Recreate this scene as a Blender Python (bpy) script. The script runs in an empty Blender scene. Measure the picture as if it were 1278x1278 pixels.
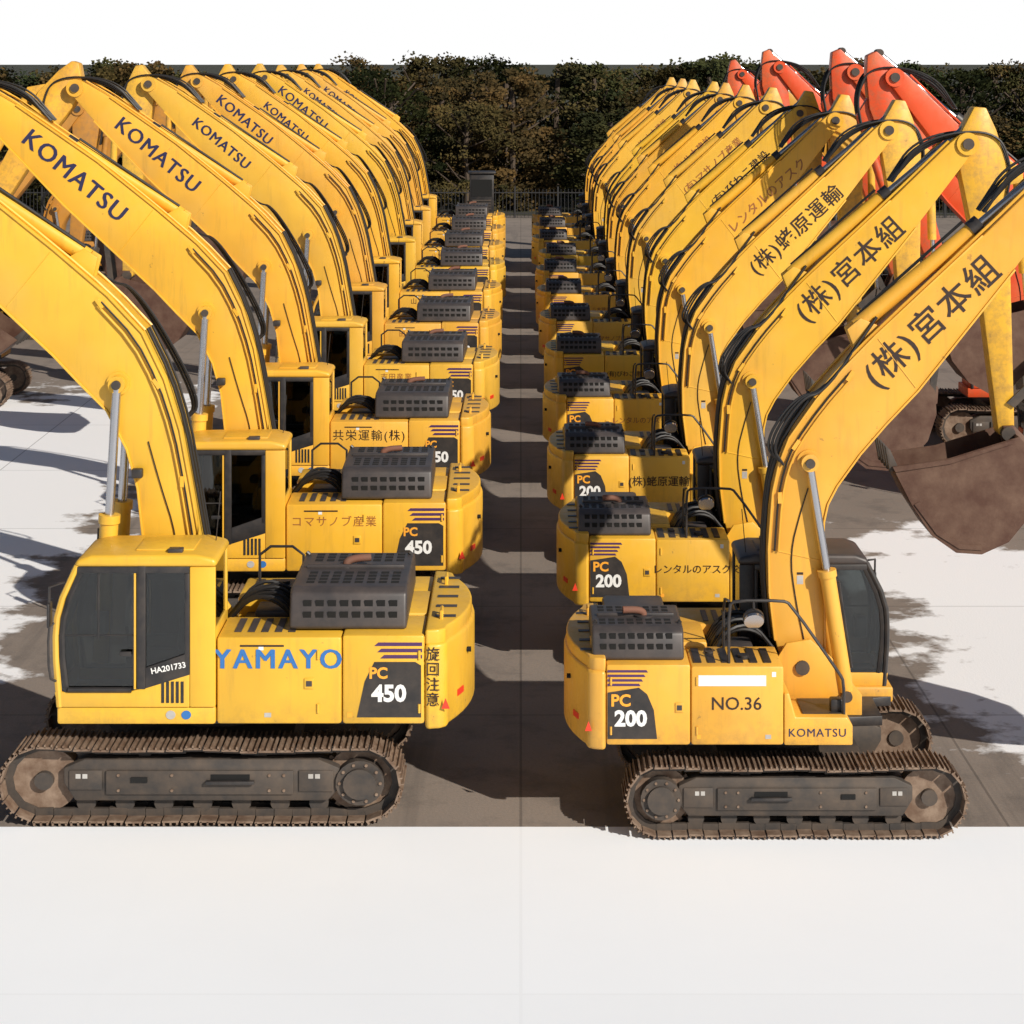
import bpy, bmesh, math, random
from mathutils import Vector, Matrix
R=random.Random(7)
scene=bpy.context.scene
col=scene.collection
scene.view_settings.view_transform='Standard'
try: scene.view_settings.look='None'
except Exception: pass
scene.view_settings.exposure=0

# ------------------------------------------------------------ materials
def newmat(name):
    m=bpy.data.materials.new(name); m.use_nodes=True
    nt=m.node_tree; b=nt.nodes['Principled BSDF']
    return m,nt,b
def N(nt,t,**kw):
    n=nt.nodes.new(t)
    for k,v in kw.items():
        if k in n.inputs.keys(): n.inputs[k].default_value=v
        else: setattr(n,k,v)
    return n
def mixc(nt,fac,a,b,mode='MIX'):
    n=nt.nodes.new('ShaderNodeMix'); n.data_type='RGBA'; n.blend_type=mode
    for s,val in ((0,fac),(6,a),(7,b)):
        if isinstance(val,(int,float)): n.inputs[s].default_value=val
        elif isinstance(val,tuple): n.inputs[s].default_value=val
        else: nt.links.new(val,n.inputs[s])
    return n.outputs[2]
def math_(nt,op,a,b=0.0):
    n=nt.nodes.new('ShaderNodeMath'); n.operation=op
    for i,v in enumerate((a,b)):
        if isinstance(v,(int,float)): n.inputs[i].default_value=v
        else: nt.links.new(v,n.inputs[i])
    return n.outputs[0]
def ramp(nt,inp,p0,p1,c0=(0,0,0,1),c1=(1,1,1,1)):
    n=nt.nodes.new('ShaderNodeValToRGB'); e=n.color_ramp.elements
    e[0].position=p0;e[1].position=p1;e[0].color=c0;e[1].color=c1
    nt.links.new(inp,n.inputs[0]); return n.outputs[0]
def noise(nt,scale,detail=3,rough=0.6,vec=None):
    n=nt.nodes.new('ShaderNodeTexNoise'); n.inputs['Scale'].default_value=scale
    n.inputs['Detail'].default_value=detail; n.inputs['Roughness'].default_value=rough
    if vec is not None: nt.links.new(vec,n.inputs['Vector'])
    return n.outputs[0]
def objvec(nt,scale=(1,1,1)):
    tc=nt.nodes.new('ShaderNodeTexCoord'); mp=nt.nodes.new('ShaderNodeMapping')
    mp.inputs['Scale'].default_value=scale
    nt.links.new(tc.outputs['Object'],mp.inputs['Vector'])
    oi=nt.nodes.new('ShaderNodeObjectInfo')
    ad=nt.nodes.new('ShaderNodeVectorMath'); ad.operation='ADD'
    mu=nt.nodes.new('ShaderNodeMath'); mu.operation='MULTIPLY'; mu.inputs[1].default_value=37
    nt.links.new(oi.outputs['Random'],mu.inputs[0])
    nt.links.new(mp.outputs[0],ad.inputs[0]); nt.links.new(mu.outputs[0],ad.inputs[1])
    return ad.outputs[0]
def bump(nt,b,h,strength=.2,dist=.02):
    n=nt.nodes.new('ShaderNodeBump'); n.inputs['Strength'].default_value=strength; n.inputs['Distance'].default_value=dist
    nt.links.new(h,n.inputs['Height']); nt.links.new(n.outputs[0],b.inputs['Normal'])

def paint():
    m,nt,b=newmat('yellow_paint')
    oi=nt.nodes.new('ShaderNodeObjectInfo')
    v=objvec(nt); vs=objvec(nt,(5,5,.5))
    nA=noise(nt,.8,3,.6,v)
    n1=ramp(nt,nA,.35,.72)
    c=mixc(nt,n1,oi.outputs['Color'],(.87,.83,.84,1),'MULTIPLY')
    dust=ramp(nt,noise(nt,.45,4,.65,v),.5,.8)
    c=mixc(nt,math_(nt,'MULTIPLY',dust,.28),c,(.62,.42,.17,1))
    streak=ramp(nt,noise(nt,1.6,4,.7,vs),.53,.82)
    c=mixc(nt,math_(nt,'MULTIPLY',streak,.34),c,(.3,.17,.05,1))
    tc=nt.nodes.new('ShaderNodeTexCoord'); sp=nt.nodes.new('ShaderNodeSeparateXYZ'); nt.links.new(tc.outputs['Object'],sp.inputs[0])
    mr=nt.nodes.new('ShaderNodeMapRange'); mr.inputs[1].default_value=1.0; mr.inputs[2].default_value=1.6; mr.inputs[3].default_value=.45; mr.inputs[4].default_value=0
    nt.links.new(sp.outputs[2],mr.inputs[0])
    nB=noise(nt,7,4,.72,v)
    dn=ramp(nt,nB,.42,.68)
    c=mixc(nt,math_(nt,'MULTIPLY',mr.outputs[0],dn),c,(.2,.12,.06,1))
    chips=ramp(nt,nB,.68,.72)
    c=mixc(nt,math_(nt,'MULTIPLY',chips,.45),c,(.14,.08,.035,1))
    nt.links.new(c,b.inputs['Base Color'])
    rr=ramp(nt,nB,.3,.8,(.3,.3,.3,1),(.6,.6,.6,1))
    nt.links.new(rr,b.inputs['Roughness'])
    bump(nt,b,nA,.15,.06)
    return m
def simple(name,c,rough=.6,metal=0,var=.35,sc=5,dirt=(.16,.12,.09,1),df=.4,bp=False):
    m,nt,b=newmat(name)
    b.inputs['Roughness'].default_value=rough; b.inputs['Metallic'].default_value=metal
    if df<=.1:
        b.inputs['Base Color'].default_value=(*c,1); return m
    nn=noise(nt,sc,4,.65,objvec(nt))
    n=ramp(nt,nn,.35,.72)
    cc=mixc(nt,math_(nt,'MULTIPLY',n,df),(*c,1),dirt)
    nt.links.new(cc,b.inputs['Base Color'])
    if bp: bump(nt,b,nn,.3,.02)
    return m
M={}
M['paint']=paint()
M['hood']=simple('charcoal_plastic',(.04,.036,.037),.45,df=.4,dirt=(.13,.1,.085,1),sc=3)
M['black']=simple('black_trim',(.016,.016,.018),.45,df=.2)
M['slot']=simple('slot_dark',(.004,.004,.004),.9,df=0.05)
M['steel']=simple('track_frame_steel',(.045,.04,.037),.65,.2,df=.6,dirt=(.14,.1,.07,1),sc=3)
M['rust']=simple('track_shoe_rust',(.14,.085,.055),.7,.25,df=.75,dirt=(.36,.27,.2,1),sc=5)
M['bucket']=simple('bucket_rust',(.08,.035,.022),.65,.2,df=.6,dirt=(.2,.125,.085,1),sc=2.5,bp=True)
M['chrome']=simple('chrome_rod',(.5,.5,.52),.25,.95,df=.1)
M['hose']=simple('rubber_hose',(.014,.013,.013),.5,df=.1)
M['dblack']=simple('decal_black',(.02,.018,.018),.5,df=.2)
M['white']=simple('decal_white',(.8,.8,.78),.5,df=.15)
M['grey']=simple('decal_grey',(.45,.44,.42),.6,df=.4)
M['purple']=simple('decal_purple',(.07,.025,.10),.5,df=.1)
M['navy']=simple('decal_navy',(.02,.02,.07),.5,df=.1)
M['blue']=simple('decal_blue',(.03,.15,.42),.5,df=.08)
M['orange']=simple('decal_orange',(.85,.36,.03),.5,df=.08)
M['ink']=simple('decal_ink',(.03,.015,.01),.5,df=.1)
M['fade']=simple('decal_faded',(.33,.12,.03),.5,df=.1)
M['red']=simple('red_reflector',(.75,.05,.02),.3,df=.05)
M['seat']=simple('seat_fabric',(.07,.07,.075),.9,df=.1)
M['muff']=simple('muffler_rust',(.2,.08,.05),.8,.2,df=.5)
M['fence']=simple('fence_steel',(.03,.03,.032),.6,.3,df=.1)
M['bark']=simple('bark',(.07,.05,.035),.9,df=.1)
def glass():
    m,nt,b=newmat('tinted_glass')
    nt.nodes.remove(b)
    out=nt.nodes['Material Output']
    t=N(nt,'ShaderNodeBsdfTransparent'); t.inputs[0].default_value=(.5,.53,.53,1)
    g=N(nt,'ShaderNodeBsdfGlossy'); g.inputs['Roughness'].default_value=.02
    f=N(nt,'ShaderNodeFresnel'); f.inputs[0].default_value=1.7
    ms=N(nt,'ShaderNodeMixShader')
    nt.links.new(f.outputs[0],ms.inputs[0]); nt.links.new(t.outputs[0],ms.inputs[1]); nt.links.new(g.outputs[0],ms.inputs[2])
    nt.links.new(ms.outputs[0],out.inputs[0])
    return m
M['glass']=glass()

# ------------------------------------------------------------ mesh builder
class MB:
    def __init__(s): s.v=[];s.f=[];s.mi=[];s.mats=[]
    def midx(s,k):
        if k not in s.mats: s.mats.append(k)
        return s.mats.index(k)
    def addbm(s,bm,k):
        o=len(s.v); i=s.midx(k)
        bm.verts.index_update()
        for v in bm.verts: s.v.append(tuple(v.co))
        for f in bm.faces:
            s.f.append([o+v.index for v in f.verts]); s.mi.append(i)
        bm.free()
    def prism(s,pts,axis,a,b,k,bev=0,seg=2):
        bm=bmesh.new()
        def P(p,t):
            if axis=='y': return (p[0],t,p[1])
            if axis=='z': return (p[0],p[1],t)
            return (t,p[0],p[1])
        A=[bm.verts.new(P(p,a)) for p in pts]; B=[bm.verts.new(P(p,b)) for p in pts]
        bm.faces.new(A); bm.faces.new(B[::-1]); n=len(pts)
        for i in range(n): bm.faces.new((A[i],B[i],B[(i+1)%n],A[(i+1)%n]))
        bmesh.ops.recalc_face_normals(bm,faces=bm.faces)
        if bev>0:
            es=[e for e in bm.edges if len(e.link_faces)==2 and e.calc_face_angle(0)>.45]
            bmesh.ops.bevel(bm,geom=es,offset=bev,segments=seg,profile=.5,affect='EDGES',clamp_overlap=True)
        s.addbm(bm,k)
    def box(s,x0,x1,y0,y1,z0,z1,k,bev=0,seg=2):
        s.prism([(x0,y0),(x1,y0),(x1,y1),(x0,y1)],'z',z0,z1,k,bev,seg)
    def obox(s,c,sz,mat3,k):
        o=len(s.v);i=s.midx(k)
        for sx in(-1,1):
            for sy in(-1,1):
                for sz_ in(-1,1):
                    s.v.append(tuple(Vector(c)+mat3@Vector((sx*sz[0]/2,sy*sz[1]/2,sz_*sz[2]/2))))
        for f in((0,1,3,2),(4,6,7,5),(0,4,5,1),(2,3,7,6),(0,2,6,4),(1,5,7,3)):
            s.f.append([o+q for q in f]); s.mi.append(i)
    def cyl(s,p0,p1,r,k,seg=18,r2=None):
        r2=r if r2 is None else r2
        p0=Vector(p0);p1=Vector(p1);d=(p1-p0).normalized()
        u=d.orthogonal().normalized();w=d.cross(u)
        o=len(s.v);i=s.midx(k)
        for p,rr in((p0,r),(p1,r2)):
            for j in range(seg):
                a=2*math.pi*j/seg
                s.v.append(tuple(p+(u*math.cos(a)+w*math.sin(a))*rr))
        for j in range(seg):
            s.f.append([o+j,o+(j+1)%seg,o+seg+(j+1)%seg,o+seg+j]);s.mi.append(i)
        s.f.append([o+j for j in range(seg)][::-1]);s.mi.append(i)
        s.f.append([o+seg+j for j in range(seg)]);s.mi.append(i)
    def tube(s,pts,r,k,seg=7,smooth=0):
        pts=[Vector(p) for p in pts]
        for _ in range(smooth):
            q=[pts[0]]
            for a,b in zip(pts[:-1],pts[1:]): q+= [a*.75+b*.25,a*.25+b*.75]
            q.append(pts[-1]);pts=q
        o=len(s.v);i=s.midx(k);u=None;n=len(pts)
        for j,p in enumerate(pts):
            d=(pts[min(j+1,n-1)]-pts[max(j-1,0)]).normalized()
            if u is None: u=d.orthogonal().normalized()
            u=(u-d*u.dot(d)).normalized();w=d.cross(u)
            for q in range(seg):
                a=2*math.pi*q/seg
                s.v.append(tuple(p+(u*math.cos(a)+w*math.sin(a))*r))
        for j in range(n-1):
            for q in range(seg):
                s.f.append([o+j*seg+q,o+j*seg+(q+1)%seg,o+(j+1)*seg+(q+1)%seg,o+(j+1)*seg+q]);s.mi.append(i)
        s.f.append([o+q for q in range(seg)][::-1]);s.mi.append(i)
        s.f.append([o+(n-1)*seg+q for q in range(seg)]);s.mi.append(i)
    def strip(s,pairs,y0,y1,k,bev=.02):
        bm=bmesh.new();n=len(pairs);V=[]
        for o_,i_ in pairs:
            V.append([bm.verts.new((o_[0],y0,o_[1])),bm.verts.new((i_[0],y0,i_[1])),bm.verts.new((i_[0],y1,i_[1])),bm.verts.new((o_[0],y1,o_[1]))])
        for j in range(n-1):
            a,b=V[j],V[j+1]
            for q in range(4): bm.faces.new((a[q],a[(q+1)%4],b[(q+1)%4],b[q]))
        bm.faces.new(V[0]);bm.faces.new(V[-1][::-1])
        bmesh.ops.recalc_face_normals(bm,faces=bm.faces)
        es=[e for e in bm.edges if len(e.link_faces)==2 and e.calc_face_angle(0)>.9]
        bmesh.ops.bevel(bm,geom=es,offset=bev,segments=2,profile=.5,affect='EDGES',clamp_overlap=True)
        s.addbm(bm,k)
    def mesh(s,name,sc=(1,1,1),ang=35,org=None):
        me=bpy.data.meshes.new(name)
        ox,oz=org if org else (0,0)
        me.from_pydata([((x-ox)*sc[0],y*sc[1],(z-oz)*sc[2]) for x,y,z in s.v],[],s.f)
        for k in s.mats: me.materials.append(M[k])
        me.polygons.foreach_set('material_index',s.mi)
        me.polygons.foreach_set('use_smooth',[True]*len(s.f))
        me.update()
        try: me.set_sharp_from_angle(angle=math.radians(ang))
        except Exception: pass
        return me

# ------------------------------------------------------------ excavator parts
def undercarriage(sc):
    shoes=MB(); fr=MB()
    R_=.41; hl=2.08-R_-.04; zc=.46
    for sy in(-1,1):
        per=4*hl+2*math.pi*R_; n=48
        for i in range(n):
            t=per*i/n
            if t<2*hl: x=-hl+t; z=zc+R_; a=0; z-= .05*math.sin(math.pi*t/(2*hl))*abs(math.sin(2*math.pi*t/(2*hl)))
            elif t<2*hl+math.pi*R_:
                q=(t-2*hl)/R_; x=hl+R_*math.sin(q); z=zc+R_*math.cos(q); a=q
            elif t<4*hl+math.pi*R_: x=hl-(t-2*hl-math.pi*R_); z=zc-R_; a=math.pi
            else:
                q=(t-4*hl-math.pi*R_)/R_; x=-hl-R_*math.sin(q); z=zc-R_*math.cos(q); a=math.pi+q
            m3=Matrix.Rotation(a+R.uniform(-.03,.03),3,'Y')
            jit=R.uniform(-.008,.008)
            c=Vector((x,sy*1.1+R.uniform(-.006,.006),z+jit))
            shoes.obox(c,(per/n*.9,.6,.022),m3,'rust')
            for g,hh in((-.07,.04),(0,.034),(.066,.03)):
                shoes.obox(c+m3@Vector((g,0,.02)),(.018,.6,hh),m3,'rust')
            for ly in(-.1,.1):
                shoes.obox(c+m3@Vector((0,ly,-.05)),(per/n*.98,.05,.08),m3,'steel')
        yo=sy*1.3; yi=sy*.9
        fr.prism([(-1.3,.25),(1.3,.25),(1.42,.45),(1.42,.62),(1.2,.72),(-1.2,.72),(-1.42,.62),(-1.42,.4)],'y',min(yo,yi),max(yo,yi),'steel',.02)
        fr.box(-.95,.98,min(yo,yo+sy*.03),max(yo,yo+sy*.03),.33,.6,'steel',.012)
        fr.box(-1.36,-1.0,min(yo,yo+sy*.02),max(yo,yo+sy*.02),.36,.6,'steel',.01)
        fr.box(1.02,1.36,min(yo,yo+sy*.02),max(yo,yo+sy*.02),.38,.6,'steel',.01)
        fr.box(-.55,-.05,min(yo+sy*.03,yo+sy*.09),max(yo+sy*.03,yo+sy*.09),.46,.5,'black',.01)
        fr.box(-.5,-.1,min(yo+sy*.03,yo+sy*.036),max(yo+sy*.03,yo+sy*.036),.5,.56,'slot')
        fr.box(.55,.72,min(yo+sy*.03,yo+sy*.045),max(yo+sy*.03,yo+sy*.045),.47,.53,'slot')
        for bx_ in(-.85,-.7,.3,.85):
            for bz in(.38,.55): fr.cyl((bx_,yo+sy*.03,bz),(bx_,yo+sy*.045,bz),.016,'rust',6)
        for lx in(-1.22,-1.15,1.17,1.24):
            fr.box(lx,lx+.05,min(yo+sy*.02,yo+sy*.024),max(yo+sy*.02,yo+sy*.024),.51,.56,'grey')
        for i in range(7):
            x=-1.2+i*.4; fr.cyl((x,sy*.95,.2),(x,sy*1.22,.2),.1,'steel',14)
        for x in(-.6,.6): fr.cyl((x,sy*1.0,.76),(x,sy*1.2,.76),.07,'steel',12)
        fr.cyl((-hl,sy*1.02,zc),(-hl,sy*1.18,zc),R_-.05,'rust',22)
        fr.cyl((-hl,sy*.9,zc),(-hl,sy*1.33,zc),.25,'steel',20)
        fr.cyl((-hl,sy*1.33,zc),(-hl,sy*1.38,zc),.17,'steel',20)
        for j in range(10):
            a=j*math.pi/5; fr.cyl((-hl+.21*math.cos(a),sy*1.32,zc+.21*math.sin(a)),(-hl+.21*math.cos(a),sy*1.345,zc+.21*math.sin(a)),.018,'rust',6)
        for j in range(21):
            a=j*2*math.pi/21
            fr.obox((-hl+(R_-.04)*math.cos(a),sy*1.1,zc+(R_-.04)*math.sin(a)),(.06,.08,.06),Matrix.Rotation(-a,3,'Y'),'rust')
        fr.cyl((hl,sy*1.0,zc),(hl,sy*1.2,zc),R_-.05,'rust',24)
        fr.cyl((hl,sy*.97,zc),(hl,sy*1.27,zc),.1,'steel',14)
    fr.prism([(-.9,-.9),(.9,-.9),(.9,.9),(-.9,.9)],'z',.5,.85,'steel',.05)
    fr.cyl((0,0,.85),(0,0,1.08),.62,'steel',28)
    return shoes.mesh('track_shoes',sc),fr.mesh('undercarriage_frame',sc)

def arc_pts(r,ymax,n=12,cor=.22,xin=-2.3):
    P=[(xin,-ymax)]
    x1=-math.sqrt(r*r-(ymax-cor)**2)
    P.append((x1+cor*.9,-ymax))
    P.append((x1+.4*cor,-ymax+.1*cor))
    P.append((x1+.08*cor,-ymax+.4*cor))
    for i in range(n+1):
        y=-(ymax-cor)+2*(ymax-cor)*i/n
        P.append((-math.sqrt(r*r-y*y),y))
    P.append((x1+.08*cor,ymax-.4*cor));P.append((x1+.4*cor,ymax-.1*cor));P.append((x1+.9*cor,ymax));P.append((xin,ymax))
    return P

def house(kind,sc):
    b=MB()
    big=kind=='B'
    b.prism([(-2.28,-1.2),(.6,-1.2),(.7,-.5),(1.2,-.45),(1.2,.3),(1.45,.35),(1.45,1.2),(-2.28,1.2)],'z',1.08,1.2,'black',.01)
    b.box(-2.295,-1.275,-1.33,-.5,1.12,2.1,'paint',.035)
    b.box(-1.268,-.145,-1.33,-.45,1.12,2.08,'paint',.035)
    b.prism([(-.14,1.12),(.69,1.12),(.69,1.36),(.62,1.46),(.0,1.46),(-.08,1.75),(-.14,1.75)],'y',-1.33,-.5,'paint',.02)
    b.box(.1,.6,-1.2,-.62,1.462,1.475,'black')
    cx0=-.15 if big else -.5
    b.box(-2.295,-1.45,.5,1.33,1.12,2.12,'paint',.035)
    b.box(-1.443,cx0-.01,.5,1.33,1.12,2.1,'paint',.035)
    b.box(cx0,1.48,.36,1.34,1.12,1.32,'paint',.03)
    b.box(-2.29,-1.0,-.49,.49,1.2,2.14,'paint',.03)
    b.box(-.99,-.25,-.44,.48,1.2,1.9,'black',.02)
    for i in range(6):
        b.box(-1.22+i*.17,-1.13+i*.17,-1.2,-.6,2.083,2.095,'black')
    for i in range(5):
        b.box(-.95+i*.14,-.88+i*.14,.62,1.15,2.103,2.112,'hood')
    b.box(-.8,-.4,-.35,.1,1.9,2.05,'hood',.03)
    for j in range(9):
        y=-.4+j*.11
        b.tube([(-.95,y,1.88),(-.75,y,2.2+R.uniform(0,.14)),(-.4,y*.8+R.uniform(-.08,.08),2.22+R.uniform(0,.1)),(-.15,y*.6,2.0),(.0,y*.5,1.8)],.024,'hose',6,2)
    b.cyl((-.6,-1.0,2.08),(-.6,-1.0,2.13),.07,'black',14)
    b.cyl((-1.0,-.8,2.08),(-1.0,-.8,2.11),.05,'steel',12)
    for (sy,xs) in ((-1,(-1.36,)),(1,(-1.06,))):
        for xx in xs:
            b.box(xx-.1,xx,min(sy*1.33,sy*1.343),max(sy*1.33,sy*1.343),1.52,1.64,'paint',.005)
            b.box(xx-.08,xx-.02,min(sy*1.343,sy*1.348),max(sy*1.343,sy*1.348),1.55,1.61,'hood')
        for zz in(1.3,1.9):
            for xx in (-2.24,-1.2):
                b.cyl((xx,sy*1.335,zz-.05),(xx,sy*1.335,zz+.05),.014,'paint',8)
        # small safety labels
        for (xx,zz,ww,hh,kk) in ((-.3,1.2,.07,.05,'grey'),(-1.15,1.2,.05,.05,'orange'),(-.24,1.95,.05,.06,'white')):
            if big and sy>0: xx-=.35
            b.box(xx-ww,xx,min(sy*1.33,sy*1.333),max(sy*1.33,sy*1.333),zz,zz+hh,kk)
    for y in(-.42,.36):
        b.prism([(-.35,1.2),(.95,1.2),(.95,1.45),(.6,1.9),(.3,2.15),(.0,2.1),(-.25,1.7)],'y',y,y+.06,'paint',.01)
    b.cyl((.2,-.46,1.8),(.2,.46,1.8),.09,'steel',16)
    b.cyl((.75,-.5,1.45),(.75,.5,1.45),.07,'steel',16)
    b.box(.45,.6,-1.15,-1.0,1.46,1.62,'black',.02)
    if big:
        # low deck rail beside the hood
        b.tube([(-.3,-1.2,2.08),(-.3,-1.2,2.5),(-.8,-1.2,2.5),(-.8,-1.2,2.08)],.018,'black',6,1)
    body=b.mesh('house_body',sc)
    c=MB()
    c.prism(arc_pts(2.78,1.34),'z',1.06,2.02,'paint',.06,3)
    c.prism(arc_pts(2.75,1.31),'z',2.0,2.17,'paint',.07,3)
    for y in(-.75,.75):
        c.tube([(-2.45,y-.1,2.15),(-2.45,y-.1,2.25),(-2.45,y+.1,2.25),(-2.45,y+.1,2.15)],.02,'paint',6)
    for i in range(5):
        y=-.98+i*.42
        c.box(-2.6,-2.38,y,y+.09,2.172,2.18,'hood')
    for sy in(-1,1):
        c.prism([(-2.555,1.3),(-2.47,1.3),(-2.51,1.42)],'y',min(sy*1.34,sy*1.347),max(sy*1.34,sy*1.347),'red')
        xx=-math.sqrt(2.78**2-.85**2)
        c.obox((xx-.0,sy*.85,1.35),(.02,.18,.07),Matrix.Rotation(-sy*.31,3,'Z'),'red')
        c.cyl((xx+.05,sy*.6,1.75),(xx-.11,sy*.6,1.75),.03,'slot',10)
    cw=c.mesh('counterweight',sc)
    h=MB()
    if big: hx0,hx1,hy0,hy1,hz0,hz1=-2.1,-.88,-.85,1.12,2.12,2.56
    else:   hx0,hx1,hy0,hy1,hz0,hz1=-2.46,-1.34,-1.17,.2,2.1,2.48
    h.prism([(hy0,hz0),(hy1,hz0),(hy1,hz0+.05),(hy1-.1,hz1-.05),(hy1-.2,hz1),(hy0+.2,hz1),(hy0+.08,hz1-.06),(hy0,hz0+.05)],'x',hx0,hx1,'hood',.035,3)
    nx=8
    for sy in (-1,1):
        for r in range(2):
            for i in range(nx):
                x=hx0+.1+i*(hx1-hx0-.2)/nx
                ww=(hx1-hx0-.2)/nx*.66
                zz=hz0+.12+r*.12
                if sy<0: y=hy0+.08*((zz-hz0)/(hz1-hz0-.11))
                else: y=hy1-.1*((zz-hz0)/(hz1-hz0-.1))
                h.box(x,x+ww,y-.012,y+.012,zz,zz+.075,'slot')
    ys=[hy0+.26+r*.14 for r in range(3 if big else 2)]
    if big: ys+=[hy0+1.12+r*.14 for r in range(4)]
    else: ys+=[hy0+.85+r*.14 for r in range(2)]
    for y in ys:
        for i in range(nx):
            x=hx0+.1+i*(hx1-hx0-.2)/nx; ww=(hx1-hx0-.2)/nx*.66
            h.box(x,x+ww,y,y+.09,hz1-.01,hz1+.003,'slot')
    mx=(hx0+hx1)/2
    h.box(hx0+.08,hx1-.08,(hy0+hy1)/2-.08,(hy0+hy1)/2-.02,hz1-.01,hz1+.04,'hood',.015)
    ye=hy0+(.85 if big else .62)
    h.cyl((mx+.1,ye,hz1-.02),(mx+.1,ye,hz1+.02),.12,'hood',18)
    h.tube([(mx+.1,ye,hz1),(mx+.1,ye,hz1+.05),(mx+.02,ye-.02,hz1+.085),(mx-.16,ye-.05,hz1+.09)],.045,'muff',12,2)
    for xx in(hx0+.03,hx1-.05): h.cyl((xx,hy0+.3,hz1-.0),(xx+.03,hy0+.3,hz1+.03),.025,'black',8)
    if not big:
        h.box(-2.25,-1.45,.32,1.2,2.12,2.3,'hood',.05)
    hood=h.mesh('engine_hood',sc)
    return body,cw,hood

def cab(kind,sc):
    big=kind=='B'
    x0,x1=(-.15,1.5) if big else (-.5,1.42)
    y0,y1=.4,1.36; z0,z1=1.32,3.02
    w=x1-x0;h=z1-z0
    c=MB();g=MB()
    F0=(x1-.02,z0);F1=(x1+.03,z0+.4*h);F2=(x1-.14*w,z1-.12)
    bx=x0+.46*w
    rq=.16 if big else .1
    c.prism([(x0-.02,z1-.13),(F2[0]+.04,z1-.13),(F2[0]+.0,z1-.05),(F2[0]-.15,z1),(x0+.2,z1+.01),(x0-.01,z1-.04)],'y',y0-.02,y1+.02,'paint' if big else 'hood',.045,3)
    c.box(x0+.25,x0+.85,y0+.2,y1-.2,z1,z1+.025,'paint' if big else 'hood',.012)
    for side,(ya,yb) in enumerate(((y1-.06,y1),(y0,y0+.06))):
        c.prism([(x0,z0),(x0+rq*w,z0),(x0+rq*w,z1-.13),(x0,z1-.13)],'y',ya,yb,'paint' if big else 'black',.015)
        yy=(ya+yb)/2
        c.prism([(x0+rq*w+.001,z0),(x1-.03,z0),(x1-.0,z0+.1*h),(bx+.12,z0+.1*h),(bx-.02,z0+.13*h),(x0+rq*w+.001,z0+.22*h)],'y',ya+.004,yb-.004,'paint',.01)
        c.prism([(bx-.045,z0+.125*h),(bx-.045,z0+.26*h),(x0+rq*w,z0+.36*h),(x0+rq*w,z0+.215*h)],'y',ya+.002,yb+.003,'black',.004)
        c.tube([(F0[0]-.03,yy,F0[1]),(F1[0]-.03,yy,F1[1]),(F1[0]-.06,yy,F1[1]+.25*h),(F2[0],yy,F2[1])],.036,'paint' if big else 'black',8,1)
        c.tube([(F0[0]-.1,yy,F0[1]+.1*h),(F1[0]-.09,yy,F1[1]),(F1[0]-.13,yy,F1[1]+.25*h),(F2[0]-.06,yy,F2[1])],.032,'black',6,1)
        c.box(bx-.045,bx+.045,ya-.006,yb+.008,z0+.12*h,z1-.12,'black',.01)
        c.box(bx+.055,bx+.075,ya+.01,yb+.002,z0+.12*h,z1-.2,'paint' if big else 'black')
        c.box(x0+rq*w,F2[0],ya-.004,yb+.006,z1-.2,z1-.125,'black',.01)
        c.box(x0+rq*w,x0+rq*w+.05,ya-.004,yb+.006,z0+.3*h,z1-.2,'black',.01)
        c.tube([(bx+.1,yb,z0+.115*h),(x1-.14,yb,z0+.115*h)],.03,'black',6)
        ym=yy
        g.prism([(bx,z0+.1*h),(x1-.06,z0+.1*h),(F1[0]-.05,F1[1]),(F2[0]-.02,F2[1]),(bx,F2[1])],'y',ym-.004,ym+.004,'glass')
        g.prism([(x0+rq*w+.01,z0+.32*h),(bx,z0+.22*h),(bx,F2[1]),(x0+rq*w+.01,F2[1])],'y',ym-.004,ym+.004,'glass')
    c.box(bx+.1,bx+.22,y1+.002,y1+.03,z0+.34*h,z0+.37*h,'black',.005)
    c.tube([(bx+.5*(x1-bx),y1-.03,z0+.45*h),(bx+.5*(x1-bx),y1-.03,z1-.15)],.014,'black',6)
    c.tube([(bx+.04,y1-.03,z0+.47*h),(x1-.02,y1-.03,z0+.47*h)],.012,'black',6)
    for i in range(5):
        c.box(x0+rq*w+.06+i*.05,x0+rq*w+.06+i*.05+.028,y1-.005,y1+.004,z0+.03*h,z0+.17*h,'black')
    c.cyl((x0+.3,y1-.03,z0-.09),(x0+.3,y1-.014,z0-.09),.05,'blue',14)
    c.cyl((x0+.46,y1-.03,z0-.09),(x0+.46,y1-.014,z0-.09),.05,'grey',14)
    c.box(x1-.08,x1+.0,y0+.05,y1-.05,z0,z0+.12*h,'paint',.02)
    g.prism([(x1-.03,z0+.1*h),(F1[0]-.01,F1[1]),(F2[0]+.0,F2[1]),(F2[0]-.01,F2[1]),(F1[0]-.02,F1[1]),(x1-.04,z0+.1*h)],'y',y0+.06,y1-.06,'glass')
    c.box(x0+.0,x0+.05,y0+.06,y1-.06,z0,z0+.5*h,'paint' if big else 'black',.01)
    g.box(x0+.02,x0+.028,y0+.06,y1-.06,z0+.5*h,z1-.13,'glass')
    c.box(x0+.05,x1-.08,y0+.06,y1-.07,z0,z0+.04,'black')
    c.box(x0+.3,x0+.8,y0+.25,y1-.25,z0+.3,z0+.5,'seat',.05)
    c.prism([(x0+.3,z0+.45),(x0+.46,z0+.45),(x0+.38,z0+1.15),(x0+.24,z0+1.15)],'y',y0+.25,y1-.25,'seat',.05)
    c.box(x0+.28,x0+.38,y0+.35,y1-.35,z0+1.17,z0+1.35,'seat',.04)
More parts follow.
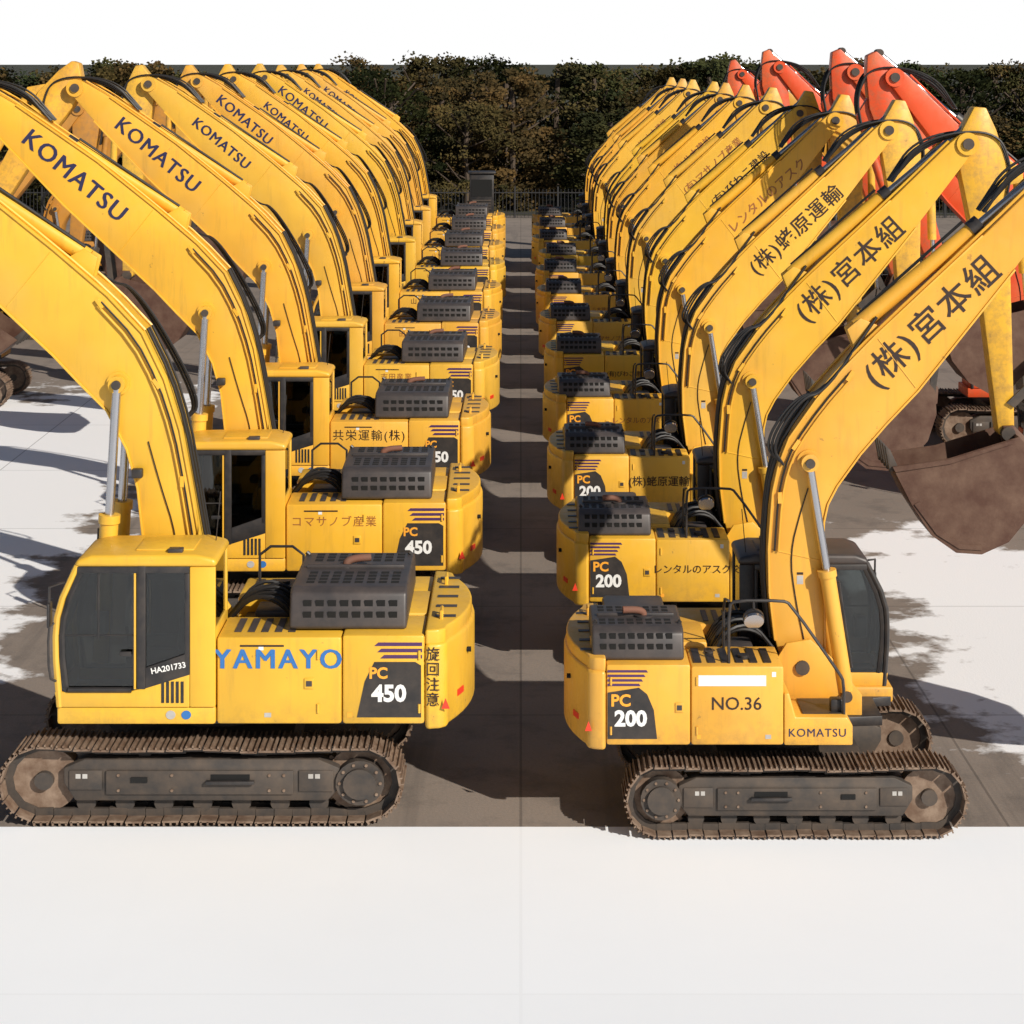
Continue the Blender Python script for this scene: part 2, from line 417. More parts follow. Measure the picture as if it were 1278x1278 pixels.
    for yy in(y0+.15,y1-.25):
        c.box(x0+.4,x0+.95,yy,yy+.1,z0+.4,z0+.6,'hood',.02)
        c.cyl((x0+.9,yy+.05,z0+.6),(x0+.95,yy+.05,z0+.85),.02,'black',8)
    c.box(x1-.4,x1-.25,y0+.1,y0+.3,z0+.6,z0+.85,'grey',.02)
    c.box(x0+.3,x0+.7,y0+.08,y1-.08,z1-.3,z1-.18,'hood',.02)
    c.tube([(x1-.1,y1,z1-.3),(x1+.02,y1+.14,z1-.32),(x1+.02,y1+.16,z1-.5)],.014,'black',6)
    c.box(x1-.0,x1+.03,y1+.08,y1+.24,z1-.75,z1-.48,'black',.02)
    c.tube([(x1-.02,y1+.02,z0+.3),(x1+.04,y1+.07,z0+.35),(x1+.05,y1+.07,z0+.9),(x1,y1+.02,z0+.95)],.014,'black',6,1)
    c.tube([(x0+.1,y0+.2,z1-.02),(x0+.05,y0+.2,z1+.55)],.006,'black',5)
    c.box(x0+.35,x0+.5,y1-.2,y1-.08,z1,z1+.05,'hood',.01)
    return c.mesh('cab_frame',sc),g.mesh('cab_glass',sc)

def boomset(kind):
    b=MB();cy=MB();ho=MB()
    if kind=='A':
        pairs=[((-.02,1.72),(.42,1.6)),((-.12,2.1),(.5,1.95)),((-.19,2.7),(.5,2.5)),((-.2,3.25),(.47,3.1)),((-.15,3.95),(.49,3.6)),((-.07,4.32),(.54,3.82)),((.06,4.65),(.66,4.05)),((.4,5.13),(.95,4.45)),((.75,5.53),(1.28,4.83)),((1.15,5.94),(1.68,5.25)),((2.5,7.2),(2.9,6.78)),((3.45,8.12),(3.72,7.86)),((3.62,8.26),(3.86,8.05))]
        hw=.27; dx,dz=0,0; piv=(3.72,8.1)
        bc=((.75,1.5),(.3,4.36)); split=.5
        ac=((.95,6.02),(3.98,8.56))
        horn=[(3.86,8.68),(4.05,8.66),(4.2,8.3)]
    else:
        pairs=[((.0,1.75),(.7,1.65)),((.05,2.2),(.85,2.1)),((.12,2.7),(.9,2.6)),((.22,3.3),(.93,3.25)),((.34,4.0),(1.0,3.9)),((.46,4.65),(1.14,4.4)),((.66,5.3),(1.4,4.9)),((.95,5.9),(1.72,5.22)),((1.4,6.38),(2.1,5.62)),((2.1,6.98),(2.72,6.2)),((3.06,7.75),(3.6,7.02)),((4.4,8.68),(4.72,8.2)),((4.92,8.98),(5.15,8.7)),((5.02,9.03),(5.24,8.8))]
        hw=.32; dx,dz=1.4,.75; piv=(5.1,8.87)
        bc=((1.45,1.7),(1.25,5.25)); split=.5
        ac=((1.7,6.85),(5.4,9.22))
        horn=[(3.9,8.58),(4.05,8.56),(4.2,8.25)]
    b.strip(pairs,-hw,hw,'paint',.02)
    n=len(pairs)
    for which in(0,1):
        st=[]
        for q in range(1,n-2):
            o_,i_=Vector(pairs[q][0]),Vector(pairs[q][1]); d_=(i_-o_).normalized()
            p=(o_ if which==0 else i_); e=d_*(-.018 if which==0 else .018)
            st.append((tuple(p+e),tuple(p-e*.4)) if which==0 else (tuple(p-e*.4),tuple(p+e)))
        b.strip(st,-hw-.022,hw+.022,'paint',.003)
    # weld beads where the side plates are joined
    for q in (3,9 if kind=='A' else 9):
        o_=Vector((pairs[q][0][0],0,pairs[q][0][1]));i_=Vector((pairs[q][1][0],0,pairs[q][1][1]))
        for sy in(-1,1):
            a_=o_.lerp(i_,.05)+Vector((0,sy*hw,0)); b_=o_.lerp(i_,.95)+Vector((0,sy*hw,0))
            b.tube([a_,b_],.009,'paint',6)
    fx=.2 if kind=='A' else .35
    b.cyl((fx,-hw-.06,1.82),(fx,hw+.06,1.82),.17,'paint',20)
    b.cyl((bc[1][0],-hw-.2,bc[1][1]),(bc[1][0],hw+.2,bc[1][1]),.06,'steel',16)
    b.cyl((bc[1][0],-hw-.04,bc[1][1]),(bc[1][0],hw+.04,bc[1][1]),.15,'paint',20)
    b.cyl((piv[0],-hw-.08,piv[1]),(piv[0],hw+.08,piv[1]),.09,'steel',18)
    b.cyl((piv[0],-hw-.04,piv[1]),(piv[0],hw+.04,piv[1]),.18,'paint',20)
    # warning label and work lamp
    lp=Vector((pairs[4][0][0],0,pairs[4][0][1])).lerp(Vector((pairs[4][1][0],0,pairs[4][1][1])),.55)
    for sy in(-1,1):
        b.box(lp.x-.05,lp.x+.03,min(sy*hw,sy*(hw+.003)),max(sy*hw,sy*(hw+.003)),lp.z-.95,lp.z-.84,'grey')
        b.box(lp.x-.05,lp.x+.03,min(sy*hw,sy*(hw+.003)),max(sy*hw,sy*(hw+.003)),lp.z-.83,lp.z-.8,'ink')
    b.box(lp.x+.22,lp.x+.36,hw+.02,hw+.14,lp.z+.1,lp.z+.22,'black',.02)
    a0=Vector((ac[0][0],0,ac[0][1]));a1=Vector((ac[1][0],0,ac[1][1]));d=(a1-a0).normalized();up=Vector((-d.z,0,d.x))
    for y in(-.14,.1):
        p=a0-d*.25-up*.3;q=a0+d*.3-up*.3;r=a0+d*.1+up*.08;t=a0-d*.12+up*.08
        b.prism([(p.x,p.z),(q.x,q.z),(r.x,r.z),(t.x,t.z)],'y',y,y+.04,'paint',.01)
    L=(a1-a0).length
    cy.cyl(a0,a0+d*L*.5,.105,'paint',18)
    cy.cyl(a0+d*L*.48,a0+d*L*.52,.125,'black',18)
    cy.cyl(a0+d*L*.5,a1,.055,'chrome',14)
    cy.cyl((a1.x,-.14,a1.z),(a1.x,.14,a1.z),.08,'steel',14)
    cy.tube([a0+d*.1+up*.1+Vector((0,.06,0)),a0+d*L*.48+up*.15+Vector((0,.06,0))],.022,'hose',6)
    for sy in(-1,1):
        y=sy*(hw+.11)
        p0=Vector((bc[0][0],y,bc[0][1]));p1=Vector((bc[1][0],y,bc[1][1]))
        cy.cyl(p0,p0.lerp(p1,split),.1 if kind=='A' else .12,'paint',18)
        cy.cyl(p0.lerp(p1,split),p0.lerp(p1,split+.03),.12 if kind=='A' else .14,'paint',18)
        cy.cyl(p0.lerp(p1,split),p1,.05 if kind=='A' else .06,'chrome',14)
        cy.cyl(p1+Vector((0,-.05,0)),p1+Vector((0,.05,0)),.11,'paint',16)
        cy.tube([p0.lerp(p1,.1)+Vector((.12,0,0)),p0.lerp(p1,.48)+Vector((.13,0,0))],.018,'black',6)
    out=[Vector((o[0],0,o[1])) for o,i in pairs]; inn=[Vector((i[0],0,i[1])) for o,i in pairs]
    for j in range(3):
        y=-.17+.17*j
        pts=[]
        for o,i in zip(out[1:8],inn[1:8]):
            n=(o-i).normalized(); pts.append(o+n*(.05+R.uniform(0,.015))+Vector((0,y,0)))
        ho.tube(pts,.02,'hose' ,6,1)
    for j in range(2):
        y=-.24+.48*j
        pts=[]
        for o,i in zip(out[7:-1],inn[7:-1]):
            n=(o-i).normalized(); pts.append(o+n*.04+Vector((0,y,0)))
        ho.tube(pts,.02,'paint',6,1)
    for sy in(-1,1):
      for j in range(2):
        y=sy*(hw+.03)
        fr=.1+.07*j
        pts=[]
        for q in range(3,9): pts.append(out[q].lerp(inn[q],fr)+Vector((0,y,0)))
        ho.tube(pts,.013,'hose' if j==0 else 'paint',6,1)
      for q in(4,6,8):
        ctr=out[q].lerp(inn[q],.13)+Vector((0,sy*(hw+.025),0))
        ho.obox(ctr,(.05,.05,.14),Matrix.Rotation(0.0 if q<6 else .6,3,'Y'),'paint')
    k=out[7 if kind=='A' else 8]
    for j in range(3):
        y=-hw-.05+.03*j
        ho.tube([out[5]+Vector((.05,y,0)),out[5]+Vector((-.12-.05*j,y-.05,.25)),k+Vector((-.2-.04*j,y-.03,.05)),k+Vector((.1,y,.1)),a0+d*.3+Vector((0,y*.5,-.05))],.018,'hose',6,3)
    # lubrication line wandering down the flank to the boom foot
    for sy in(-1,1):
        pts=[out[q].lerp(inn[q],.5+.12*math.sin(q*1.7))+Vector((0,sy*(hw+.012),0)) for q in range(1,6)]
        ho.tube(pts,.008,'hose',5,2)
    t=Vector((piv[0],0,piv[1]))
    for sy in(-1,1):
      for j in range(3):
        y=sy*(.1+.06*j)
        ho.tube([t-d*1.3+up*.3+Vector((0,y,0)),t-d*.5+up*(.42+.06*j)+Vector((0,y,0)),t+Vector((.35+.05*j,y,.25)),t+Vector((.72,y,-.35)),t+Vector((.6,y,-1.0))],.02,'hose',6,3)
    ar=MB()
    ax=lambda P:[(x+dx,z+dz) for x,z in P]
    ar.prism(ax(horn+[(4.36,7.7),(4.32,3.55),(4.2,3.35),(4.06,3.5),(3.78,6.6),(3.6,7.7),(3.56,8.15)]),'y',-.19,.19,'paint',.025)
    ar.cyl((4.2+dx,-.3,3.5+dz),(4.2+dx,.3,3.5+dz),.11,'steel',16)
    ar.cyl((4.55+dx,0,7.6+dz),(4.6+dx,0,6.0+dz),.085,'paint',16)
    ar.cyl((4.6+dx,0,6.1+dz),(4.7+dx,0,4.3+dz),.045,'chrome',12)
    ar.prism(ax([(4.3,7.9),(4.62,7.65),(4.6,7.45),(4.3,7.4)]),'y',-.1,.1,'paint',.01)
    for y in(-.24,.2):
        ar.prism(ax([(4.64,4.38),(4.76,4.3),(4.32,3.9),(4.2,3.98)]),'y',y,y+.04,'steel')
        ar.prism(ax([(4.66,4.36),(4.78,4.3),(4.62,3.1),(4.5,3.15)]),'y',y-.03,y+.01,'steel')
    bk=MB()
    prof=ax([(4.3,3.5),(4.55,3.2),(4.58,2.75),(4.42,2.25),(4.08,1.86),(3.65,1.68),(3.25,1.72),(2.88,2.0),(2.58,2.5),(2.3,3.1)])
    wy=.58
    pi=[]
    cx=3.5+dx;cz=2.7+dz
    for x,z in prof: pi.append((x+(cx-x)*.04,z+(cz-z)*.04))
    bk.strip([(a,b_) for a,b_ in zip(prof,pi)],-wy,wy,'bucket',.004)
    side=prof+ax([(3.2,3.2)])
    for y in(-wy-.002,wy-.028): bk.prism(side,'y',y,y+.03,'bucket')
    for y in(-.26,.2): bk.prism(ax([(4.12,3.62),(4.3,3.62),(4.68,3.2),(4.66,2.9),(4.5,2.8),(4.2,3.3)]),'y',y,y+.06,'bucket',.01)
    for i in range(5):
        y=-.5+i*.25
        bk.prism(ax([(2.26,3.0),(2.4,3.07),(2.28,3.36),(2.2,3.42)]),'y',y-.05,y+.05,'steel',.01)
    bk.prism(ax([(2.62,2.5),(2.95,2.02),(3.3,1.78),(3.65,1.75),(3.65,1.83),(3.32,1.86),(3.02,2.08),(2.7,2.54)]),'y',-wy-.022,-wy-.003,'bucket')
    bk.prism(ax([(2.34,3.02),(3.2,3.12),(4.2,3.4),(4.2,3.46),(3.2,3.19),(2.3,3.1)]),'y',-wy-.03,-wy-.003,'bucket')
    return b.mesh('boom'),cy.mesh('hydraulic_cylinders'),ho.mesh('hydraulic_hoses'),ar.mesh('arm',org=piv),bk.mesh('bucket',org=piv),piv

def rails(kind,sc):
    r=MB()
    y=-1.2
    r.tube([(-.8,y,2.08),(-.8,y,2.78),(-.72,y,2.84),(-.15,y,2.84),(-.05,y,2.8),(.55,y,1.95),(.6,y,1.85),(.6,y,1.45)],.02,'black',7,1)
    r.tube([(-.5,y,2.84),(-.5,y-.05,2.75)],.014,'black',6)
    r.cyl((-.5,y-.07,2.6),(-.5,y-.04,2.62),.12,'chrome',20)
    r.cyl((-.5,y-.04,2.62),(-.5,y+.0,2.63),.13,'black',20)
    r.tube([(-.8,-.55,2.08),(-.8,-.55,2.7),(-.8,y,2.84)],.018,'black',6,1)
    return r.mesh('handrail',sc)

def decals(kind,sc):
    d=MB()
    big=kind=='B'
    def P(pts,k,off):
        if big: d.prism(pts,'y',1.331,1.333+off,k)
        else: d.prism(pts,'y',-1.333-off,-1.331,k)
    if big:
        P([(-2.26,1.2),(-2.26,1.78),(-2.2,1.82),(-1.78,1.82),(-1.68,1.6),(-1.6,1.2)],'dblack',.002)
        for i in range(3):
            z=1.86+i*.07
            P([(-2.27,z),(-1.84+i*.03,z),(-1.88+i*.03,z+.038),(-2.27,z+.038)],'purple',.002)
        P([(-.85,1.99),(-.4,1.99),(-.4,2.01),(-.85,2.01)],'ink',.001)
    else:
        P([(-2.28,1.2),(-2.28,1.76),(-1.9,1.82),(-1.8,1.74),(-1.72,1.55),(-1.68,1.2)],'dblack',.002)
        for i in range(4):
            z=1.84+i*.055
            P([(-2.28,z),(-1.88+i*.03,z),(-1.9+i*.03,z+.028),(-2.28,z+.028)],'purple',.002)
    return d.mesh('decal_panel',sc)

SC={'A':(1,1,1),'B':(1.2,1.15,1.1)}
LIB={};PIV={}
for k in 'AB':
    sc=SC[k]
    L=[]
    sh,fr=undercarriage(sc); L+=[('track_shoes',sh),('undercarriage',fr)]
    bo,cw,ho=house(k,sc); L+=[('house_body',bo),('counterweight',cw),('engine_hood',ho)]
    cf,cg=cab(k,sc); L+=[('cab',cf),('cab_glass',cg)]
    bs=boomset(k); PIV[k]=bs[5]
    for n,m in zip(('boom','hydraulic_cylinders','hoses','arm','bucket'),bs): L.append((n,m))
    if k=='A': L.append(('handrail',rails(k,sc)))
    L.append(('decal_panel',decals(k,sc)))
    LIB[k]=L

TXT={}
def text(parent,body,k,size,mat,pos,ang,mode,name,sx=1,bold=0.0):
    key=(body,size,mat,bold,sx)
    if key not in TXT:
        cu=bpy.data.curves.new('lettering','FONT'); cu.body=body; cu.size=size; cu.extrude=.001
        cu.align_x='CENTER'; cu.align_y='CENTER'; cu.offset=bold; cu.space_character=sx; cu.resolution_u=3
        cu.materials.append(M[mat]); TXT[key]=cu
    o=bpy.data.objects.new(name,TXT[key]); col.objects.link(o)
    c,s=math.cos(ang),math.sin(ang)
    if mode=='A': x=Vector((c,0,s));u=Vector((-s,0,c));n=Vector((0,-1,0))
    else: x=Vector((-c,0,s));u=Vector((s,0,c));n=Vector((0,1,0))
    m=Matrix((x,u,n)).transposed().to_4x4(); m.translation=Vector(pos)
    o.parent=parent; o.matrix_local=m
    return o

def excavator(kind,X,Y,rot,color,boomtext=None,bt_mat='ink',sidetext=None,st_mat='ink',model=None,scale=1,bt_size=.42,st_size=.24,bt_off=0,arm_rot=0):
    """arm_rot in degrees, positive swings the arm outwards (away from the cab)"""
    e=bpy.data.objects.new('excavator',None); e.empty_display_size=.5; col.objects.link(e)
    e.location=(X,Y,0.012); e.rotation_euler=(0,0,rot); e.scale=(scale,)*3
    for n,m in LIB[kind]:
        o=bpy.data.objects.new(n,m); col.objects.link(o); o.parent=e; o.color=(*color,1)
        if n in('arm','bucket'):
            o.location=(PIV[kind][0],0,PIV[kind][1]); o.rotation_euler=(0,-math.radians(arm_rot),0)
    if kind=='A':
        th=math.radians(43)
        if boomtext: text(e,boomtext,kind,bt_size,bt_mat,(1.86+bt_off,-.2755,6.1+bt_off*.93),th,'A','boom_lettering',1.12,.0035)
        if sidetext: text(e,sidetext,kind,st_size,st_mat,(-.72,-1.335,1.62),0,'A','side_lettering',1.0,.001)
        if model:
            text(e,'PC',kind,.2,'orange',(-2.12,-1.34,1.66),0,'A','model_letters',1,.006)
            text(e,model,kind,.26,'white',(-2.0,-1.34,1.44),0,'A','model_number',1,.01)
        text(e,'KOMATSU',kind,.14,'navy',(.26,-1.335,1.27),0,'A','maker_lettering',1.12,.0)
    else:
        s=SC['B']
        if boomtext: 
            text(e,boomtext,kind,bt_size,bt_mat,(3.42+bt_off,.3255,7.5+bt_off*.8),-math.radians(40),'B','boom_lettering',1.12,0)
            text(e,boomtext,kind,bt_size,bt_mat,(3.42+bt_off+.018,.3285,7.5+bt_off*.8+.008),-math.radians(40),'B','boom_lettering_bold',1.12,0)
        if sidetext: text(e,sidetext,kind,st_size,st_mat,(-.8*s[0],1.334*s[1],1.84*s[2]),0,'B','side_lettering',1.2,0)
        if sidetext and st_mat=='blue': text(e,sidetext,kind,st_size,st_mat,(-.8*s[0]+.018,1.337*s[1],1.84*s[2]+.004),0,'B','side_lettering_bold',1.2,0)
        if model:
            text(e,'PC',kind,.19,'orange',(-1.82*s[0],1.3365*s[1],1.69*s[2]),0,'B','model_letters',1,.006)
            text(e,model,kind,.28,'white',(-1.93*s[0],1.3365*s[1],1.46*s[2]),0,'B','model_number',1,.011)
    return e

def ycol(v=0):
    k=R.uniform(.93,1.02)
    return (.81*k,(.455+R.uniform(-.035,.025))*k,.034+R.uniform(0,.02))
CY=26.55
rt=[('(株)宮本組','NO.36','ink'),('(株)宮本組','レンタルのアスク','ink'),('(株)蛯原運輸','(株)蛯原運輸','ink'),('レンタルのアスク','レンタルのアスク','fade'),
    ('(有)びわこ建設','(有)びわこ建設','ink'),('(有)マサノブ産業','コマサノブ産業','fade'),('(株)八木建設','八木建設','fade'),('(株)田中重機','田中重機','ink'),('(株)吉田産業','吉田産業','fade')]
for i in range(12):
    a=rt[i] if i<len(rt) else ('(株)山本建設','山本','fade')
    e=excavator('A',3.33+(R.uniform(-.12,.12) if i else 0),CY+6.68*i+(R.uniform(-.15,.15) if i>2 else 0),math.radians(R.uniform(-1.2,1.2)) if i else 0,ycol(),boomtext=a[0],bt_mat='ink' if i<3 else a[2],sidetext=a[1] if i else 'NO.36',st_mat=a[2],
        model='200',bt_size=.44 if i<2 else (.38 if i==2 else .27),st_size=.22 if i==0 else (.15 if i!=2 else .2),bt_off=(0.0 if i<2 else (.1 if i==2 else .35)),arm_rot=(26 if i==0 else (2 if i==1 else R.uniform(-3,3))))
    if i==0:
        q=MB(); q.box(-1.18,-.36,-1.336,-1.332,1.84,1.97,'white'); o=bpy.data.objects.new('name_plate',q.mesh('name_plate')); col.objects.link(o); o.parent=e
lt=[('YAMAYO','blue','450',.34),('コマサノブ産業','fade','450',.18),('共栄運輸(株)','ink','450',.23),('吉田産業','fade','350',.17),('田中重機','fade','350',.17),('山本建設','ink','350',.2)]
for i in range(10):
    a=lt[i] if i<len(lt) else ('山本建設','fade','350',.17)
    e=excavator('B',-3.94+(R.uniform(-.12,.12) if i else 0),27.2+7.7*i,math.pi+(math.radians(R.uniform(-1.2,1.2)) if i else 0),ycol(),boomtext='KOMATSU' if i!=0 else None,bt_mat='navy',
        sidetext=a[0],st_mat=a[1],model=a[2],st_size=a[3],bt_size=.42 if i<3 else R.choice((.34,.38,.42)),arm_rot=(28 if i<3 else R.uniform(-4,8)),bt_off=0 if i<3 else R.uniform(-.5,.4))
    if i==0:
        s=SC['B']
        for j,ch in enumerate('旋回注意'):
            text(e,ch,'B',.18,'ink',(-2.38*s[0],1.3425*s[1],(1.9-.17*j)*s[2]),0,'B','warning_letter',1,.001)
        text(e,'HA201733','B',.1,'white',(.33*s[0],1.3665*s[1],1.76*s[2]),math.radians(11),'B','fleet_number',1,.002)
OR=(.74,.085,.02)
for (x,y,c,s,r) in ((12.9,70,OR,1.14,-16),(12.5,52,OR,1.13,-18),(12.1,44.5,OR,1.12,-20),(13.2,86,OR,1.1,-10),(13.4,78,(.6,.3,.03),1.05,-5)):
    excavator('A',x,y,math.pi,c,scale=s,arm_rot=r)
for (x,y) in ((-16,58),(-16.3,72),(-16,86)):
    excavator('A',x,y,0,(.5,.22,.03),scale=1.0,arm_rot=-8)

# ------------------------------------------------------------ ground
def sheet(name,x0,x1,y0,y1,z,mat):
    me=bpy.data.meshes.new(name); me.from_pydata([(x0,y0,z),(x1,y0,z),(x1,y1,z),(x0,y1,z)],[],[(0,1,2,3)])
    me.materials.append(mat); o=bpy.data.objects.new(name,me); col.objects.link(o); return o
def concrete(name,base,dark,joint=6.0,jd=.5,st=.5,patch=None,bp=True):
    m,nt,b=newmat(name)
    tc=nt.nodes.new('ShaderNodeTexCoord'); v=tc.outputs['Object']
    big=ramp(nt,noise(nt,.16,3,.62,v),.36,.68)
    c=mixc(nt,big,(*base,1),(*[x*(1-.28*st) for x in base],1))
    nm=noise(nt,.9,6,.7,v)
    mid=ramp(nt,nm,.5,.78)
    c=mixc(nt,math_(nt,'MULTIPLY',mid,st),c,(*dark,1))
    nf=noise(nt,25,3,.7,v)
    fine=ramp(nt,nf,.3,.8,(.86,.86,.86,1),(1.06,1.06,1.06,1))
    if bp: c=mixc(nt,1.0,c,fine,'MULTIPLY')
    mp=nt.nodes.new('ShaderNodeMapping'); mp.inputs['Scale'].default_value=(1.6,.06,1); nt.links.new(v,mp.inputs[0])
    tr=ramp(nt,noise(nt,1.0,4,.7,mp.outputs[0]),.55,.8)
    c=mixc(nt,math_(nt,'MULTIPLY',tr,st*.8),c,(*dark,1))
    spots=ramp(nt,nm,.72,.76)
    c=mixc(nt,math_(nt,'MULTIPLY',spots,st*.6),c,(*[x*.5 for x in dark],1))
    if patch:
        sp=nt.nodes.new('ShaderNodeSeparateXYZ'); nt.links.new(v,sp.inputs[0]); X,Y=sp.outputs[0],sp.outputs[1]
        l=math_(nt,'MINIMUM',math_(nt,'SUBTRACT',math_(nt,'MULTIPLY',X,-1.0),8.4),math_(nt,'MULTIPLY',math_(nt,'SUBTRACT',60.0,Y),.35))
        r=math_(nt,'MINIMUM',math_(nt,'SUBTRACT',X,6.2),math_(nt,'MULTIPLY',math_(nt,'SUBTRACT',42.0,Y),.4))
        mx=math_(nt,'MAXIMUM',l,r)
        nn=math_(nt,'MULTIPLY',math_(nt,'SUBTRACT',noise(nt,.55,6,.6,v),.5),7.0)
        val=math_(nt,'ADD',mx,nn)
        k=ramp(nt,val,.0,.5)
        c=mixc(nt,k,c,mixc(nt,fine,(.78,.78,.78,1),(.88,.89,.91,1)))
    if jd>0:
        br=nt.nodes.new('ShaderNodeTexBrick'); br.offset=0
        br.inputs['Scale'].default_value=1; br.inputs['Brick Width'].default_value=joint; br.inputs['Row Height'].default_value=joint
        br.inputs['Mortar Size'].default_value=.018; br.inputs['Color1'].default_value=(1,1,1,1); br.inputs['Color2'].default_value=(.97,.97,.97,1); br.inputs['Mortar'].default_value=(1-jd,)*3+(1,)
        nt.links.new(v,br.inputs[0]); c=mixc(nt,1.0,c,br.outputs[0],'MULTIPLY')
    nt.links.new(c,b.inputs['Base Color']); b.inputs['Roughness'].default_value=.85
    if bp: bump(nt,b,nf,.25,.02)
    return m
soil=concrete('soil',(.045,.045,.025),(.03,.03,.02),500,0)
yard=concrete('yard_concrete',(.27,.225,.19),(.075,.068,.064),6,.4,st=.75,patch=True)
pale=concrete('pale_concrete',(.90,.94,.99),(.8,.83,.87),7,.05,st=.1,bp=False)
sheet('ground',-3000,3000,-300,9000,0,soil)
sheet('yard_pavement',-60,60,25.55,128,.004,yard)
sheet('concrete_apron',-90,90,-40,25.6,.008,pale)

# ------------------------------------------------------------ fence
f=MB()
YF=126
x=-55
while x<55:
    f.box(x,x+.03,YF,YF+.03,0,1.75,'fence'); x+=.22
for z in(.25,1.5): f.box(-55,55,YF-.03,YF,z,z+.06,'fence')
x=-55
while x<55: f.box(x,x+.1,YF-.06,YF+.06,0,1.9,'fence'); x+=2.6
o=bpy.data.objects.new('metal_fence',f.mesh('metal_fence'));col.objects.link(o)
c=MB()
for sx in(-.55,.45):
    for sy in(0,.9): c.box(sx,sx+.1,sy,sy+.1,0,1.4,'fence')
c.box(-.65,.65,-.05,1.1,1.4,3.4,'black',.06); c.box(-.55,.55,-.07,-.05,2.2,3.1,'slot',.0); c.box(-.75,.75,-.15,1.2,3.4,3.52,'black',.03)
for i in range(4): c.box(-.5,.5,-.09,-.07,1.5+.15*i,1.56+.15*i,'steel')
o=bpy.data.objects.new('control_booth',c.mesh('control_booth'));col.objects.link(o);o.location=(-2.1,112,.01)

# ------------------------------------------------------------ trees
def leafmat():
    m,nt,b=newmat('foliage')
    at=nt.nodes.new('ShaderNodeAttribute'); at.attribute_name='clump'
    oi=nt.nodes.new('ShaderNodeObjectInfo')
    c=mixc(nt,at.outputs['Fac'],(.016,.021,.010,1),(.095,.082,.034,1))
    c2=mixc(nt,oi.outputs['Random'],(.5,.75,.55,1),(1.5,1.0,.8,1))
    c=mixc(nt,1.0,c,c2,'MULTIPLY')
    nt.links.new(c,b.inputs['Base Color']); b.inputs['Roughness'].default_value=.8
    b.inputs['Specular IOR Level'].default_value=.15
    return m
leaf=leafmat()
def treemesh(seed,H,W):
    r=random.Random(seed); t=MB()
    t.tube([(0,0,0),(.1,.05,H*.25),(-.05,.1,H*.5),(.1,0,H*.85)],.16,'bark',7)
    for i in range(9):
        a=r.uniform(0,6.28);z=r.uniform(.15,.7)*H;l=r.uniform(.3,.5)*W
        t.tube([(0,0,z),(math.cos(a)*l*.5,math.sin(a)*l*.5,z+.1*H),(math.cos(a)*l,math.sin(a)*l,z+.22*H)],.06,'bark',5)
    nb=len(t.f)
    verts=list(t.v);faces=list(t.f);att=[0]*nb
    for k in range(85):
        zz=r.uniform(.03,1); rad=W*.5*(math.sin(math.pi*min(1,(zz*.82+.14)))**.45)*r.uniform(.8,1.15)
        a=r.uniform(0,6.28);q=rad*math.sqrt(r.uniform(.15,1))
        c=Vector((math.cos(a)*q,math.sin(a)*q,zz*H*.93)); s=r.uniform(.35,1.1); sh=r.random()**1.5
        for j in range(85):
            d=Vector((r.gauss(0,1),r.gauss(0,1),r.gauss(0,1))).normalized()*s*r.uniform(.4,1.15)
            d.z*=.65
            p=c+d; u=Vector((r.gauss(0,1),r.gauss(0,1),r.gauss(0,1))).normalized(); w=u.orthogonal().normalized()
            sz=r.uniform(.06,.13)
            o=len(verts)
            for g,h in((-1,-.6),(1,-.6),(.7,.8),(-.7,.8)): verts.append(tuple(p+u*g*sz+w*h*sz))
            faces.append((o,o+1,o+2,o+3)); att.append(min(1,max(0,sh*.75+r.uniform(0,.25))))
    me=bpy.data.meshes.new('tree'); me.from_pydata(verts,[],faces)
    me.materials.append(M['bark']);me.materials.append(leaf)
    me.polygons.foreach_set('material_index',[0]*nb+[1]*(len(faces)-nb))
    A=me.attributes.new('clump','FLOAT','FACE'); A.data.foreach_set('value',att)
    return me
TM=[treemesh(s,9.8,6.0+.8*(s%3)) for s in(1,2,3,4,5,6)]
tl=bpy.data.objects.new('tree_line',None);col.objects.link(tl)
n=0
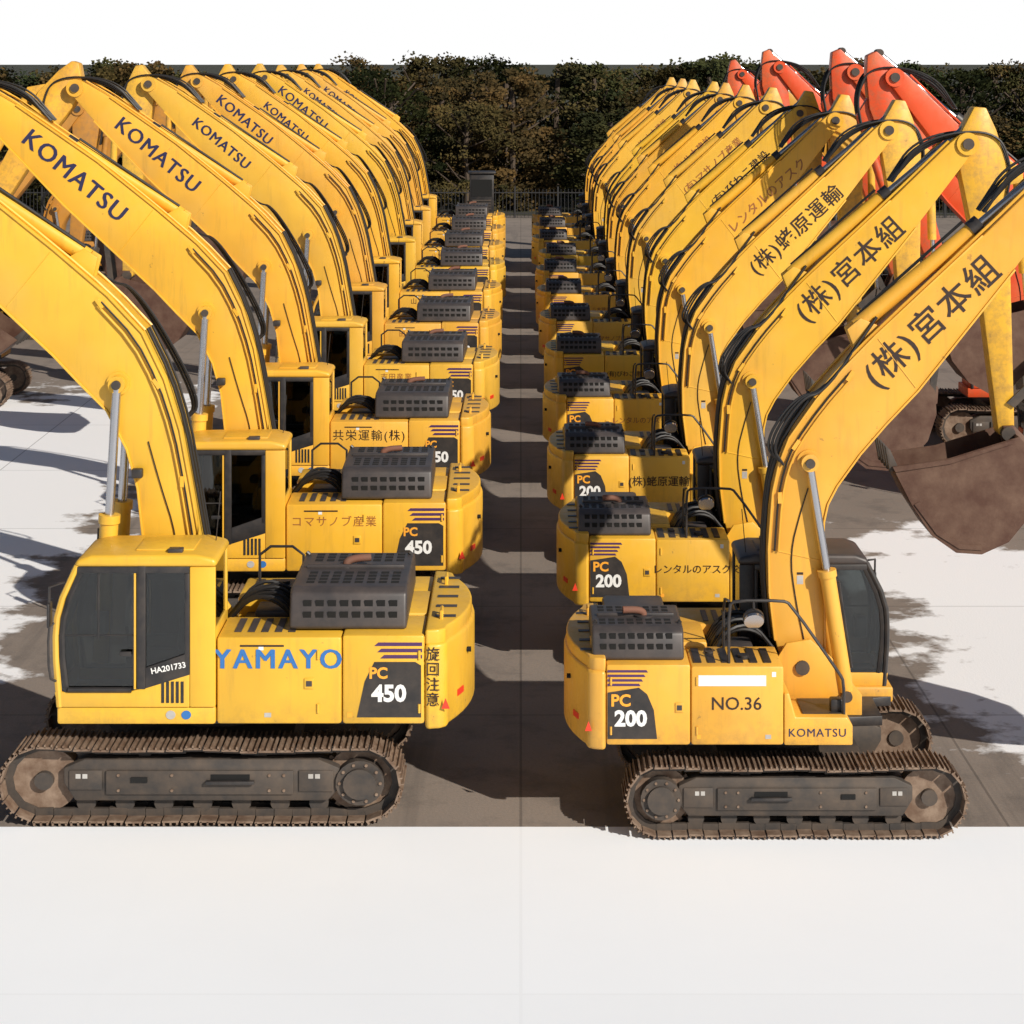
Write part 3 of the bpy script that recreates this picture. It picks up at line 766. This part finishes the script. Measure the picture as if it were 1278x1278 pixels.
for row,(yy,st) in enumerate(((132.5,4.6),(140,3.9),(149,3.0))):
    x=-50+row*1.3
    while x<50:
        o=bpy.data.objects.new('tree_%d'%n,R.choice(TM));col.objects.link(o);o.parent=tl;n+=1
        o.location=(x+R.uniform(-1.3,1.3),yy+R.uniform(-2.2,2.2),0);o.rotation_euler=(0,0,R.uniform(0,6.28))
        k=(R.uniform(.6,.98) if row==0 else R.uniform(.86,.98)+.04*row); o.scale=(R.uniform(.95,1.2),1.1,k); x+=st

# ------------------------------------------------------------ light
el=math.radians(31);az=math.radians(42)
sv=Vector((math.sin(az)*math.cos(el),-math.cos(az)*math.cos(el),math.sin(el)))
sl=bpy.data.lights.new('sun','SUN');sl.energy=5;sl.angle=math.radians(.53);sl.color=(1,.925,.82)
so=bpy.data.objects.new('sun',sl);col.objects.link(so);so.rotation_euler=(-sv).to_track_quat('-Z','Y').to_euler()
so.location=(20,-20,40)
w=bpy.data.worlds.new('World');scene.world=w;w.use_nodes=True
nt=w.node_tree;bg=nt.nodes['Background']
sk=nt.nodes.new('ShaderNodeTexSky');sk.sky_type='NISHITA';sk.sun_disc=False
sk.sun_elevation=el;sk.sun_rotation=math.radians(180)-az
nt.links.new(sk.outputs[0],bg.inputs[0]);bg.inputs[1].default_value=.055
hz=nt.nodes.new('ShaderNodeBackground');hz.inputs[0].default_value=(1,1,1,1);hz.inputs[1].default_value=1.0
tc=nt.nodes.new('ShaderNodeTexCoord');sp=nt.nodes.new('ShaderNodeSeparateXYZ');nt.links.new(tc.outputs['Generated'],sp.inputs[0])
mr=nt.nodes.new('ShaderNodeMapRange');mr.inputs[1].default_value=.035;mr.inputs[2].default_value=.09;mr.inputs[3].default_value=1;mr.inputs[4].default_value=0
nt.links.new(sp.outputs[2],mr.inputs[0])
ms=nt.nodes.new('ShaderNodeMixShader');nt.links.new(mr.outputs[0],ms.inputs[0]);nt.links.new(bg.outputs[0],ms.inputs[1]);nt.links.new(hz.outputs[0],ms.inputs[2])
nt.links.new(ms.outputs[0],nt.nodes['World Output'].inputs[0])

# ------------------------------------------------------------ camera
cd=bpy.data.cameras.new('camera');cd.sensor_width=36;cd.lens=36*2600/1278
cd.shift_y=-(639-78)/1278;cd.shift_x=-11/1278;cd.clip_end=12000
co=bpy.data.objects.new('camera',cd);col.objects.link(co);co.location=(0,0,9.4);co.rotation_euler=(math.radians(90),0,0)
scene.camera=co
